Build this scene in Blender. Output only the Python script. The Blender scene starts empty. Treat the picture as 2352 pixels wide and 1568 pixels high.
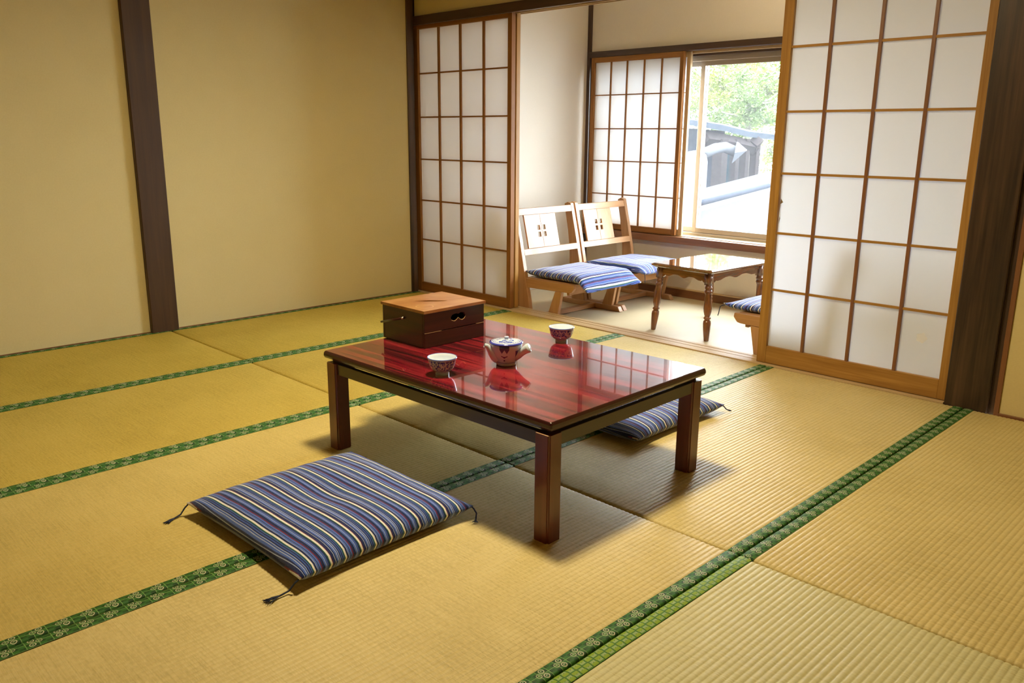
import bpy, bmesh, math, random
from mathutils import Vector, Matrix
random.seed(7)
S = bpy.context.scene
COL = S.collection
PI = math.pi

# ---------------------------------------------------------------- camera, world, sun, exposure
CAM = Vector((4.47416, -3.53837, 1.05162))
yaw, pit, rol = -0.78613294, 0.24339708, 0.00751951
f = Vector((math.sin(yaw)*math.cos(pit), math.cos(yaw)*math.cos(pit), -math.sin(pit)))
r = Vector((math.cos(yaw), -math.sin(yaw), 0)); u = r.cross(f)
r, u = r*math.cos(rol)+u*math.sin(rol), -r*math.sin(rol)+u*math.cos(rol)
cd = bpy.data.cameras.new('camera'); cam = bpy.data.objects.new('camera', cd); COL.objects.link(cam)
cam.matrix_world = Matrix(((r.x, u.x, -f.x, CAM.x), (r.y, u.y, -f.y, CAM.y), (r.z, u.z, -f.z, CAM.z), (0, 0, 0, 1)))
cd.sensor_width = 36; cd.lens = 1905.9/2352*36; cd.clip_start = .02; cd.clip_end = 300
S.camera = cam

W = bpy.data.worlds.new('sky'); S.world = W; W.use_nodes = True
bg = W.node_tree.nodes['Background']; bg.inputs[0].default_value = (.88, .94, 1.0, 1); bg.inputs[1].default_value = 23.5
sd = bpy.data.lights.new('sun', 'SUN'); sd.energy = 9; sd.angle = .03; sd.color = (1, .96, .88)
so = bpy.data.objects.new('sun', sd); COL.objects.link(so); so.rotation_euler = (math.radians(38), math.radians(-22), math.radians(10))
# the room's ceiling lamp: a warm disc facing down above the low table
ld = bpy.data.lights.new('room_lamp', 'AREA'); ld.shape = 'DISK'; ld.size = .32; ld.energy = 46; ld.color = (1.0, .82, .49); ld.spread = math.radians(166)
lo = bpy.data.objects.new('room_lamp', ld); COL.objects.link(lo); lo.location = (2.55, -1.70, 2.26)
S.view_settings.view_transform = 'Standard'; S.view_settings.look = 'None'; S.view_settings.gamma = 1
S.view_settings.exposure = 0.2
try: S.view_settings.use_curve_mapping = False
except Exception: pass
try:
    S.cycles.use_denoising = True; S.cycles.max_bounces = 10; S.cycles.diffuse_bounces = 6
    S.cycles.transparent_max_bounces = 16; S.cycles.caustics_reflective = False; S.cycles.caustics_refractive = False
    S.cycles.sample_clamp_indirect = 6
except Exception: pass

vl = bpy.data.lights.new('veranda_fill', 'POINT'); vl.energy = 7; vl.color = (1.0, .84, .58); vl.shadow_soft_size = .12  # unseen fill light, added to brighten the upper veranda wall
vo = bpy.data.objects.new('veranda_fill', vl); COL.objects.link(vo); vo.location = (2.0, .75, 2.08)

# ---------------------------------------------------------------- node expression helper
class X:
    def __init__(s, nt, sock): s.nt, s.s = nt, sock
    def _m(s, op, b=None, c=None):
        n = s.nt.nodes.new('ShaderNodeMath'); n.operation = op
        for i, v in enumerate((s, b, c)):
            if v is None: continue
            if isinstance(v, X): s.nt.links.new(v.s, n.inputs[i])
            else: n.inputs[i].default_value = v
        return X(s.nt, n.outputs[0])
    def __add__(s, b): return s._m('ADD', b)
    def __sub__(s, b): return s._m('SUBTRACT', b)
    def __mul__(s, b): return s._m('MULTIPLY', b)
    def __truediv__(s, b): return s._m('DIVIDE', b)
    __radd__ = __add__; __rmul__ = __mul__
    def __rsub__(s, b): return (s*-1)+b
    def fract(s): return s._m('FRACT')
    def abs(s): return s._m('ABSOLUTE')
    def gt(s, b): return s._m('GREATER_THAN', b)
    def lt(s, b): return s._m('LESS_THAN', b)
    def mx(s, b): return s._m('MAXIMUM', b)
    def mn(s, b): return s._m('MINIMUM', b)
    def sin(s): return s._m('SINE')
    def sqrt(s): return s._m('SQRT')
    def sat(s):
        q = s._m('ADD', 0.0); q.s.node.use_clamp = True; return q
class M:
    """material builder"""
    def __init__(s, name, rough=.5, coat=0, spec=.5, coat_rough=.05):
        s.m = bpy.data.materials.new(name); s.m.use_nodes = True; s.nt = s.m.node_tree
        s.b = s.nt.nodes['Principled BSDF']
        s.b.inputs['Roughness'].default_value = rough; s.b.inputs['Specular IOR Level'].default_value = spec
        s.b.inputs['Coat Weight'].default_value = coat; s.b.inputs['Coat Roughness'].default_value = coat_rough
        s.tc = s.nt.nodes.new('ShaderNodeTexCoord')
    def xyz(s, rot=None):
        src = s.tc.outputs['Object']
        if rot:
            mp = s.nt.nodes.new('ShaderNodeMapping'); mp.inputs['Rotation'].default_value = rot
            s.nt.links.new(src, mp.inputs[0]); src = mp.outputs[0]
        n = s.nt.nodes.new('ShaderNodeSeparateXYZ'); s.nt.links.new(src, n.inputs[0])
        return [X(s.nt, o) for o in n.outputs]
    def noise(s, scale=(1, 1, 1), sc=1, det=3, rough=.5, dist=0, rot=None, which='Fac'):
        mp = s.nt.nodes.new('ShaderNodeMapping'); mp.inputs['Scale'].default_value = scale
        if rot: mp.inputs['Rotation'].default_value = rot
        s.nt.links.new(s.tc.outputs['Object'], mp.inputs[0])
        n = s.nt.nodes.new('ShaderNodeTexNoise'); n.inputs['Scale'].default_value = sc; n.inputs['Detail'].default_value = det
        n.inputs['Roughness'].default_value = rough; n.inputs['Distortion'].default_value = dist
        s.nt.links.new(mp.outputs[0], n.inputs['Vector']); return X(s.nt, n.outputs[which])
    def ramp(s, x, stops, const=False):
        n = s.nt.nodes.new('ShaderNodeValToRGB'); cr = n.color_ramp
        if const: cr.interpolation = 'CONSTANT'
        while len(cr.elements) < len(stops): cr.elements.new(.5)
        for e, (p, c) in zip(cr.elements, stops): e.position = p
        for e, (p, c) in zip(cr.elements, stops): e.color = (*c, 1)
        s.nt.links.new(x.s, n.inputs[0]); return n.outputs[0]
    def mix(s, fac, a, b, mode='MIX'):
        n = s.nt.nodes.new('ShaderNodeMix'); n.data_type = 'RGBA'; n.blend_type = mode
        if isinstance(fac, X): s.nt.links.new(fac.s, n.inputs[0])
        else: n.inputs[0].default_value = fac
        for i, v in ((6, a), (7, b)):
            if isinstance(v, tuple): n.inputs[i].default_value = (*v, 1)
            else: s.nt.links.new(v, n.inputs[i])
        return n.outputs[2]
    def color(s, c):
        if isinstance(c, tuple): s.b.inputs['Base Color'].default_value = (*c, 1)
        else: s.nt.links.new(c, s.b.inputs['Base Color'])
        return s
    def bump(s, x, dist=.001, strength=1):
        n = s.nt.nodes.new('ShaderNodeBump'); n.inputs['Distance'].default_value = dist; n.inputs['Strength'].default_value = strength
        s.nt.links.new(x.s, n.inputs['Height']); s.nt.links.new(n.outputs[0], s.b.inputs['Normal']); return s

AXR = {'x': (0, 0, 0), 'y': (0, 0, PI/2), 'z': (0, PI/2, 0)}
_w = {}
def wood(name, axis, light, dark, rough=.5, coat=0, fine=1., contrast=1., spec=.5, skew=0, coat_rough=.05):
    k = name+axis
    if k in _w: return _w[k]
    m = M(k, rough, coat, spec, coat_rough)
    sc = {'x': (1.2, 28, 28), 'y': (28, 1.2, 28), 'z': (28, 28, 1.2)}[axis]
    rot = (0, 0, skew) if skew else None
    n1 = m.noise(sc, 1.0*fine, 4, .6, .6, rot); n2 = m.noise(tuple(a*5 for a in sc), 1.0*fine, 2, .5, 0, rot)
    v = (n1*.75+n2*.25-.5)*contrast+.5
    mid = tuple((a+b)/2 for a, b in zip(light, dark))
    m.color(m.ramp(v, [(.3, dark), (.5, mid), (.68, light)]))
    m.bump(n2, .0004, .5)
    _w[k] = m.m; return m.m
def plain(name, c, rough=.5, coat=0, spec=.5, metal=0):
    if name in _w: return _w[name]
    m = M(name, rough, coat, spec); m.color(c); m.b.inputs['Metallic'].default_value = metal; _w[name] = m.m; return m.m

def post_wood(a='z'): return wood('aged_post_wood', a, (.085, .044, .024), (.018, .010, .005), .36, 0, .7, 1.5)
def pillar_wood(a='z'): return wood('brown_pillar_wood', a, (.075, .032, .010), (.040, .016, .006), .45, 0, .9)
def dark_wood(a): return wood('dark_beam_wood', a, (.075, .036, .020), (.035, .017, .010), .45)
def red_shoji(a): return wood('reddish_lattice_wood', a, (.30, .125, .030), (.18, .070, .014), .55, 0, 1, 1, .25)
def gold_shoji(a): return wood('golden_lattice_wood', a, (.46, .25, .062), (.27, .125, .026), .5, 0, 1, 1.2, .3)
def sill_wood(a): return wood('pale_sill_wood', a, (.62, .47, .27), (.48, .33, .17), .4)
def brown_trim(a): return wood('brown_trim_wood', a, (.26, .11, .045), (.15, .06, .024), .4)
def chair_wood(a): return wood('oak_chair_wood', a, (.52, .29, .13), (.36, .175, .065), .38, .15, .8)
def turned_wood(a='z'): return wood('turned_table_wood', a, (.26, .085, .020), (.075, .022, .008), .2, .9, 1, 1.5)
def leg_lacquer(a): return wood('red_brown_lacquer', a, (.15, .024, .011), (.085, .012, .007), .3, .45, .7, 1, .5, 0, .12)
def apron_lacquer(a): return wood('dark_brown_lacquer', a, (.040, .018, .010), (.022, .010, .006), .3, .5, .7, 1, .5, 0, .15)
def box_wood(a): return wood('dark_box_lacquer', a, (.060, .014, .009), (.026, .007, .005), .3, .35, 1.2, 1.3, .5, 0, .25)

# tatami rush
def tatami_mat_material(name, light, dark, tint):
    m = M(name, .5, 0, .30, .5); m.b.inputs['Coat IOR'].default_value = 1.5
    x, y, z = m.xyz()
    big = m.noise((1.3, 1.3, 1), 1.6, 3, .6)
    rush = m.noise((6, 330, 1), 1.0, 2, .7)            # single rushes, running across the mat
    rush2 = m.noise((66, 160, 1), 1.0, 1, .5)
    v = (big-.5)*.55+(rush-.5)*.75+(rush2-.5)*.45+.5
    c = m.ramp(v, [(.22, dark), (.55, light), (.9, tint)])
    m.color(c); m.bump(rush+rush2, .0004, .4)
    s = m.b.inputs
    return m.m
def daylit_rush(k):
    # deep gold rush; strips to the right are painted paler for daylight sheen
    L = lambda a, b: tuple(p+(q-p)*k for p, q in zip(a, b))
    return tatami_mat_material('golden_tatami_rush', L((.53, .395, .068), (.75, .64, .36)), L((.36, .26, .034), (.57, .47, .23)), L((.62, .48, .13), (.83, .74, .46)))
MATS = [daylit_rush(k) for k in (0, .06, .30, .62, .58, .55)]
MAT_NEW = tatami_mat_material('greenish_tatami_rush', (.62, .58, .32), (.50, .46, .22), (.70, .67, .42))

def heri_green():
    m = M('green_brocade_border', .6, 0, .3); x, y, z = m.xyz()
    P = .052
    a = (y/P).fract(); v = x/.036+.5                       # along, across 0..1
    ck = ((y/P*2).fract().gt(.5)); cv = (v*2).fract().gt(.5)
    chk = (ck-cv).abs()
    base = m.mix(chk, (.010, .055, .008), (.035, .150, .022))
    band = (a-.80).abs().lt(.10)
    base = m.mix(band*((v*9).fract().gt(.5)), base, (.030, .125, .022))
    # thin pale lattice lines
    l1 = ((y/P*2).fract()-.5).abs().gt(.465); l2 = ((v*2).fract()-.5).abs().gt(.46)
    base = m.mix(l1.mx(l2)*.75, base, (.23, .42, .12))
    # pairs of round blossoms
    def ring(cu, cv_):
        du = (a-cu)*P; dv = (v-cv_)*.036
        d = (du*du+dv*dv).sqrt()
        return ((d-.0058).abs().lt(.0011)).mx(d.lt(.0024)*((x*1500).sin().gt(-.1)))
    fl = ring(.25, .27).mx(ring(.25, .73)).mx(ring(.52, .5)*.6)
    m.color(m.mix(fl*.85, base, (.62, .60, .42)))
    m.bump((y*4000).sin(), .0002, .3); return m.m
def heri_lime():
    m = M('lime_brocade_border', .6, 0, .3); x, y, z = m.xyz()
    P = .036; v = x/.036+.5
    a = (y/P).fract()
    chk = ((y/P).fract().gt(.5)-(v*2).fract().gt(.5)).abs()
    base = m.mix(chk, (.23, .36, .02), (.10, .25, .03))
    ln = ((y/P*2).fract()-.5).abs().gt(.45).mx(((v*2).fract()-.5).abs().gt(.46))
    base = m.mix(ln, base, (.02, .10, .01))
    au = ((y/P*2).fract()-.5).abs(); av = ((v*2).fract()-.5).abs()
    q = au.mx(av)
    sq = ((q-.28).abs().lt(.04)).mx((q-.15).abs().lt(.035))
    m.color(m.mix(sq*chk*.8, base, (.50, .55, .28)))
    return m.m
HERI = heri_green(); HERI2 = heri_lime()

def plaster(name, a, b, c):
    m = M(name, .85, 0, .25)
    n = m.noise((3, 3, 3), 1, 4, .6); n2 = m.noise((130, 130, 130), 1, 2, .5)
    # fabric wallpaper: fine vertical / horizontal threads
    x, y, z = m.xyz()
    h = ((z*900).sin()+((x+y)*900).sin())
    m.color(m.ramp(n*.6+n2*.4, [(.2, a), (.5, b), (.8, c)]))
    m.bump(n2+h*.15, .0005, .35); return m.m
PLASTER = plaster('cream_plaster', (.63, .53, .27), (.67, .57, .30), (.70, .60, .33))
PLASTER2 = plaster('pale_veranda_plaster', (.72, .67, .58), (.75, .70, .61), (.78, .73, .64))
CEIL = wood('ceiling_board_wood', 'y', (.42, .29, .16), (.30, .20, .10), .6)

CEIL2 = wood('pale_ceiling_board_wood', 'y', (.62, .52, .38), (.52, .42, .28), .6)

def paper(name, c, tr):
    m = M(name, .8, 0, .25); m.color(c)
    n = m.noise((1, 1, 1), 60, 4, .7)
    t = m.nt.nodes.new('ShaderNodeBsdfTranslucent'); t.inputs[0].default_value = (*c, 1)
    mx = m.nt.nodes.new('ShaderNodeMixShader'); mx.inputs[0].default_value = tr
    m.nt.links.new(m.b.outputs[0], mx.inputs[1]); m.nt.links.new(t.outputs[0], mx.inputs[2])
    out = m.nt.nodes['Material Output']; m.nt.links.new(mx.outputs[0], out.inputs[0])
    m.bump(n, .0003, .15); return m.m
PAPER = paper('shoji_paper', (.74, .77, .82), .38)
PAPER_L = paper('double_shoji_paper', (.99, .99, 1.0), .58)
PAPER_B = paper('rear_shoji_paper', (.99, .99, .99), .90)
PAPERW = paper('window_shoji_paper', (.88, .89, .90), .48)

def glass():
    m = bpy.data.materials.new('window_glass'); m.use_nodes = True; nt = m.node_tree
    for n in list(nt.nodes):
        if n.type != 'OUTPUT_MATERIAL': nt.nodes.remove(n)
    out = nt.nodes['Material Output']
    tr = nt.nodes.new('ShaderNodeBsdfTransparent'); tr.inputs[0].default_value = (.96, .98, .98, 1)
    gl = nt.nodes.new('ShaderNodeBsdfGlossy'); gl.inputs['Roughness'].default_value = .02
    tl = nt.nodes.new('ShaderNodeBsdfTranslucent'); tl.inputs[0].default_value = (.9, .93, 1, 1)
    fr = nt.nodes.new('ShaderNodeFresnel'); fr.inputs[0].default_value = 1.45
    m1 = nt.nodes.new('ShaderNodeMixShader'); m1.inputs[0].default_value = .022      # white haze mixed into the pane to wash out the view
    nt.links.new(tr.outputs[0], m1.inputs[1]); nt.links.new(tl.outputs[0], m1.inputs[2])
    m2 = nt.nodes.new('ShaderNodeMixShader'); nt.links.new(fr.outputs[0], m2.inputs[0])
    nt.links.new(m1.outputs[0], m2.inputs[1]); nt.links.new(gl.outputs[0], m2.inputs[2])
    nt.links.new(m2.outputs[0], out.inputs[0]); return m
GLASS = glass()

def striped(name, sat=1.):
    m = M(name, .85, 0, .2)
    m.b.inputs['Sheen Weight'].default_value = .45; m.b.inputs['Sheen Roughness'].default_value = .4
    x, y, z = m.xyz()
    w = m.noise((3, 40, 3), 1, 2, .5)
    t = (y/.0935+(w-.5)*.012).fract()
    BL = (.085, .17, .62); B2 = (.055, .115, .46); NV = (.012, .024, .13); BK = (.006, .008, .020); WH = (.84, .84, .84)
    RD = (.17, .022, .06); GR = (.012, .095, .075); PW = (.48, .56, .82)
    st = [(0, WH), (.055, RD), (.078, NV), (.155, PW), (.170, NV), (.20, BL), (.245, PW), (.262, B2), (.30, PW), (.315, NV), (.345, B2),
          (.38, BK), (.40, B2), (.43, GR), (.465, WH), (.52, NV), (.575, PW), (.588, BL), (.64, BK), (.655, BL), (.70, RD), (.735, NV), (.79, BK), (.81, BL), (.86, PW), (.875, B2), (.93, NV), (.965, GR)]
    c = m.ramp(t, st, True)
    th = m.noise((500, 500, 500), 1, 1, .5); th2 = m.noise((90, 900, 90), 1, 1, .5)
    c2 = m.mix((th*.5+th2*.5).gt(.52)*.16, c, (.02, .03, .09)); c2 = m.mix((th2-.62).mx(0)*1.0, c2, (.4, .5, .8))
    m.color(c2)
    n = m.noise((14, 5, 10), 1, 3, .6); m.bump(n*1+th2*.1, .010, .35); return m.m
CLOTH = striped('indigo_striped_cloth')
CLOTH_X = None

def tabletop_mat():
    m = M('red_lacquer_veneer', .18, 1.0, .5, .012)
    rot = (0, 0, .09)
    n1 = m.noise((1.1, 24, 1), 1.0, 4, .6, .5, rot); n2 = m.noise((2.0, 120, 1), 1.0, 3, .6, .2, rot)
    v = ((n1*.66+n2*.34)-.5)*1.25+.5
    m.color(m.ramp(v, [(.38, (.020, .003, .007)), (.46, (.085, .005, .013)), (.52, (.19, .007, .018)), (.62, (.36, .022, .034))]))
    m.b.inputs['Coat IOR'].default_value = 1.9
    return m.m
TOP = tabletop_mat()
EDGE = plain('dark_red_edge_lacquer', (.040, .005, .006), .25, .45)
BLACK = plain('black_lacquer', (.012, .009, .007), .3, .4)

# ---------------------------------------------------------------- mesh helpers
def link(name, me, mat, parent=None, loc=(0, 0, 0), smooth=False, rot=None):
    o = bpy.data.objects.new(name, me); COL.objects.link(o)
    if mat is not None:
        if isinstance(mat, (list, tuple)):
            for q in mat: me.materials.append(q)
        else: me.materials.append(mat)
    o.location = loc
    if rot: o.rotation_euler = rot
    if parent: o.parent = parent
    if smooth:
        for p in me.polygons: p.use_smooth = True
    return o
def to_mesh(bm, name='m'):
    bmesh.ops.recalc_face_normals(bm, faces=bm.faces)
    me = bpy.data.meshes.new(name); bm.to_mesh(me); bm.free(); return me
def tag(o, label=None, cat=None, group=None, kind=None):
    if label: o['label'] = label
    if cat: o['category'] = cat
    if group: o['group'] = group
    if kind: o['kind'] = kind
    return o
def empty(name, loc=(0, 0, 0), rz=0, parent=None):
    o = bpy.data.objects.new(name, None); COL.objects.link(o); o.location = loc; o.rotation_euler = (0, 0, rz); o.empty_display_size = .05
    if parent: o.parent = parent
    return o
def structure(name, loc=(0, 0, 0)):
    return tag(empty(name, loc), kind='structure')
def box(name, x0, x1, y0, y1, z0, z1, mat, parent=None, bev=.002, seg=1):
    """box whose own origin is its centre; mat may be a function of the grain axis"""
    sx, sy, sz = x1-x0, y1-y0, z1-z0
    if callable(mat):
        mat = mat('xyz'[max(range(3), key=lambda i: (sx, sy, sz)[i])])
    bm = bmesh.new(); bmesh.ops.create_cube(bm, size=1, matrix=Matrix.Diagonal((sx, sy, sz, 1)))
    if bev: bmesh.ops.bevel(bm, geom=bm.edges[:], offset=min(bev, .4*min(sx, sy, sz)), segments=seg, affect='EDGES')
    return link(name, to_mesh(bm, name), mat, parent, ((x0+x1)/2, (y0+y1)/2, (z0+z1)/2))
def plate_bm(outline, holes, th, bev=0):
    """flat outline (with holes) in XY, thickness along Z centred"""
    bm = bmesh.new(); edges = []
    for loop in [outline]+list(holes):
        vs = [bm.verts.new((a, b, -th/2)) for a, b in loop]
        edges += [bm.edges.new((vs[i], vs[(i+1) % len(vs)])) for i in range(len(vs))]
    g = bmesh.ops.triangle_fill(bm, use_beauty=True, use_dissolve=False, edges=edges)
    fs = [e for e in g['geom'] if isinstance(e, bmesh.types.BMFace)]
    bmesh.ops.dissolve_limit(bm, angle_limit=.01, verts=bm.verts, edges=bm.edges) if not holes else None
    ex = bmesh.ops.extrude_face_region(bm, geom=bm.faces[:])
    bmesh.ops.translate(bm, vec=(0, 0, th), verts=[v for v in ex['geom'] if isinstance(v, bmesh.types.BMVert)])
    bmesh.ops.recalc_face_normals(bm, faces=bm.faces)
    if bev:
        es = [e for e in bm.edges if len(e.link_faces) == 2 and e.calc_face_angle(0) > .6]
        bmesh.ops.bevel(bm, geom=es, offset=bev, segments=1, affect='EDGES')
    return bm
def plate(name, outline, holes, th, mat, parent, plane='xz', off=0, bev=.0015):
    bm = plate_bm(outline, holes, th, bev)
    if plane == 'xz': mt = Matrix(((1, 0, 0, 0), (0, 0, 1, off), (0, 1, 0, 0), (0, 0, 0, 1)))
    elif plane == 'yz': mt = Matrix(((0, 0, 1, off), (1, 0, 0, 0), (0, 1, 0, 0), (0, 0, 0, 1)))
    else: mt = Matrix.Translation((0, 0, off))
    bm.transform(mt); return link(name, to_mesh(bm, name), mat, parent)
def lathe_bm(prof, n=32, caps=True):
    bm = bmesh.new(); rings = []
    for rr, z in prof:
        rings.append([bm.verts.new((rr*math.cos(2*PI*i/n), rr*math.sin(2*PI*i/n), z)) for i in range(n)])
    for a, b in zip(rings, rings[1:]):
        for i in range(n): bm.faces.new((a[i], a[(i+1) % n], b[(i+1) % n], b[i]))
    if caps: bm.faces.new(rings[0][::-1]); bm.faces.new(rings[-1])
    return bm
def tube_bm(pts, rad, n=10, bm=None, caps=True):
    bm = bm or bmesh.new(); pts = [Vector(p) for p in pts]; rings = []
    for i, p in enumerate(pts):
        d = (pts[min(i+1, len(pts)-1)]-pts[max(i-1, 0)]).normalized()
        a = d.cross(Vector((0, 0, 1)) if abs(d.z) < .9 else Vector((1, 0, 0))).normalized(); b = d.cross(a)
        rr = rad[i] if isinstance(rad, (list, tuple)) else rad
        rings.append([bm.verts.new(p+(a*math.cos(2*PI*k/n)+b*math.sin(2*PI*k/n))*rr) for k in range(n)])
    for A, B in zip(rings, rings[1:]):
        for k in range(n): bm.faces.new((A[k], A[(k+1) % n], B[(k+1) % n], B[k]))
    if caps: bm.faces.new(rings[0][::-1]); bm.faces.new(rings[-1])
    return bm
def loft(name, polys, mat, parent, smooth=False):
    """polys: list of lists of 3D points, closed rings"""
    bm = bmesh.new(); R = [[bm.verts.new(p) for p in q] for q in polys]; n = len(R[0])
    for A, B in zip(R, R[1:]):
        for k in range(n): bm.faces.new((A[k], A[(k+1) % n], B[(k+1) % n], B[k]))
    bm.faces.new(R[0][::-1]); bm.faces.new(R[-1])
    return link(name, to_mesh(bm, name), mat, parent, smooth=smooth)
def copy_tree(o, parent=None):
    c = o.copy(); COL.objects.link(c)
    if parent: c.parent = parent
    for ch in o.children: copy_tree(ch, c)
    return c

# ================================================================ ROOM SHELL
XW, YF = 5.30, -5.20          # far right and rear of the room
XE0, XE1, YE = .292, 3.60, 1.42   # veranda side walls and window wall
ZE = -.055                    # veranda floor level

def shell(name, boxes, mat, bev=0):
    bm = bmesh.new()
    for x0, x1, y0, y1, z0, z1 in boxes:
        bmesh.ops.create_cube(bm, size=1, matrix=Matrix.Translation(((x0+x1)/2, (y0+y1)/2, (z0+z1)/2)) @ Matrix.Diagonal((x1-x0, y1-y0, z1-z0, 1)))
    return tag(link(name, to_mesh(bm, name), mat), kind='structure')
shell('wall_left', [(-.14, 0, YF, -.052, -.10, 2.42)], PLASTER)
shell('wall_back', [(0, 3.43, .020, .105, 1.785, 2.42), (3.630, XW, .012, .105, -.10, 2.42), (3.43, 3.60, .04, .105, 1.785, 2.42)], PLASTER)
shell('wall_right', [(XW, XW+.1, YF, .105, -.10, 2.42)], PLASTER)
shell('wall_front', [(-.14, XW+.1, YF-.1, YF, -.10, 2.42)], PLASTER)
shell('ceiling', [(-.14, XW+.1, YF-.1, .105, 2.42, 2.5)], CEIL)
shell('wall_veranda_left', [(-.14, XE0, .62, YE+.16, -.10, 2.42), (-.14, -.03, .112, .62, -.10, 2.42)], PLASTER2)  # unseen recess shaped behind the left doors so daylight reaches their paper
shell('wall_veranda_right', [(XE1, XE1+.1, .110, YE+.16, -.10, 2.30)], PLASTER2)
shell('wall_veranda_window', [(XE0, XE1, YE, YE+.16, -.10, .335), (XE0, XE1, YE, YE+.16, 1.645, 2.30), (XE0, .330, YE, YE+.16, .335, 1.645), (3.30, XE1, YE, YE+.16, .335, 1.645)], PLASTER2)
shell('ceiling_veranda', [(-.14, XE1+.1, .105, YE+.16, 2.30, 2.38)], CEIL2)

# tatami floor ----------------------------------------------------
fl = structure('floor')
box('subfloor', 0, XW, YF, -.002, -.10, -.030, dark_wood, fl, 0)
bx = [0, .8912, 1.7669, 2.6442, 3.5094, 4.39, XW]; by = [0, -1.734, -3.468, YF]
HW = .036
def mat_mesh(w, l, seed):
    """rush surface: rows of rounded ridges running the length of the mat, rounded at the ends"""
    rnd = random.Random(seed); rows = int(round((w-2*HW)/.0150)); p = (w-2*HW)/rows
    prof = []
    for i in range(rows):
        x0 = -w/2+HW+i*p
        for t, h in ((.0, -.0017), (.12, -.0006), (.3, .0), (.5, .0003), (.7, .0), (.88, -.0006)): prof.append((x0+t*p, h))
    prof.append((w/2-HW, -.0017))
    prof = [(-w/2+.001, -.003)]+prof+[(w/2-.001, -.003)]
    N = 13; ys = [-l/2, -l/2+.0015, -l/2+.005, -l/2+.012]+[-l/2+.012+(l-.024)*k/N for k in range(1, N)]+[l/2-.012, l/2-.005, l/2-.0015, l/2]
    dz = [-.010, -.0045, -.0014, 0]+[0]*(N-1)+[0, -.0014, -.0045, -.010]
    wav = [rnd.uniform(-.0008, .0008) for _ in ys]
    verts = []; faces = []
    for j, y in enumerate(ys):
        for x, h in prof: verts.append((x, y, h+dz[j]+wav[j]*(1 if 4 < j < len(ys)-5 else 0)*.6))
    n = len(prof)
    for j in range(len(ys)-1):
        for i in range(n-1): a = j*n+i; faces.append((a, a+1, a+n+1, a+n))
    # sides down
    b0 = len(verts)
    ring = [(-w/2+.001, -l/2), (w/2-.001, -l/2), (w/2-.001, l/2), (-w/2+.001, l/2)]
    for x, y in ring: verts.append((x, y, -.029))
    faces += [(b0, b0+1, n-1, 0), (b0+3, b0+2, (len(ys)-1)*n+n-1, (len(ys)-1)*n)]
    me = bpy.data.meshes.new('tatami_mat'); me.from_pydata(verts, [], faces); me.update(); return me
def strip_mesh(l):
    prof = [(-HW/2, -.012), (-HW/2+.0015, -.001), (-HW/2+.006, .0012), (0, .0016), (HW/2-.003, .0012), (HW/2, -.0004)]
    vs = []; fs = []; K = 24
    ys = [-l/2, -l/2+.0012, -l/2+.004]+[-l/2+l*k/K for k in range(1, K)]+[l/2-.004, l/2-.0012, l/2]
    for j, y in enumerate(ys):
        e = -.006 if j in (0, K+4) else (-.0016 if j in (1, K+3) else 0)
        for x, z in prof: vs.append((x, y, z+e+.0006*math.sin(j*2.1)))
    n = len(prof)
    for j in range(len(ys)-1):
        for i in range(n-1): a = j*n+i; fs.append((a, a+1, a+n+1, a+n))
    me = bpy.data.meshes.new('border_strip'); me.from_pydata(vs, [], fs); me.update(); return me
for i in range(6):
    for j in range(3):
        w = bx[i+1]-bx[i]-.002; l = by[j]-by[j+1]-.003; cx = (bx[i]+bx[i+1])/2; cy = (by[j]+by[j+1])/2
        new = (i == 4 and j == 1)
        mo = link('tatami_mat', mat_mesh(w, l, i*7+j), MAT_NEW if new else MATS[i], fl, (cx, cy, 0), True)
        if new: mo['label'] = 'greener, newer tatami mat with a lime brocade border'
        for s in (-1, 1):
            so_ = link('border_strip', strip_mesh(l), HERI2 if new else HERI, mo, (s*(w/2-HW/2), 0, 0), True)
            if s == 1: so_.rotation_euler = (0, 0, PI)
            so_.location.z = .0005
# veranda floor
fv = structure('floor')
VF = M('pale_veranda_matting', .38, 0, .5)
n = VF.noise((260, 10, 1), 1, 3, .6); n2 = VF.noise((2, 2, 1), 1, 3, .5)
VF.color(VF.ramp(n*.5+n2*.5, [(.3, (.56, .47, .29)), (.7, (.68, .60, .41))])); VF.bump(n, .0005, .3)
box('matting', -.03, XE0, .135, .62, ZE-.05, ZE, VF.m, fv, 0)
box('matting', XE0, XE1, .135, YE, ZE-.05, ZE, VF.m, fv, 0)

# threshold with sliding grooves
th = structure('trim_1')
for y0, y1, z1 in ((0, .022, .004), (.022, .028, -.004), (.028, .064, .002), (.064, .070, -.004), (.070, .106, .002), (.106, .111, -.004), (.111, .136, .003)):
    if z1 > 0: box('groove_rail', -.03, 3.43, y0, y1, -.10, z1, sill_wood, th, .0008)
    else: box('groove', -.03, 3.43, y0, y1, -.10, z1, brown_trim, th, 0)
# lintel (kamoi) with two grooves
km = structure('trim_2')
box('beam', -.03, 3.43, .0, .022, 1.732, 1.786, dark_wood, km, .0015)
box('beam', -.03, 3.43, .022, .110, 1.745, 1.786, dark_wood, km, .0)
for y0, y1 in ((.022, .030), (.064, .072), (.104, .112)): box('groove_rail', -.03, 3.43, y0, y1, 1.732, 1.746, sill_wood if y0 > .05 else brown_trim, km, .0008)
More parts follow.
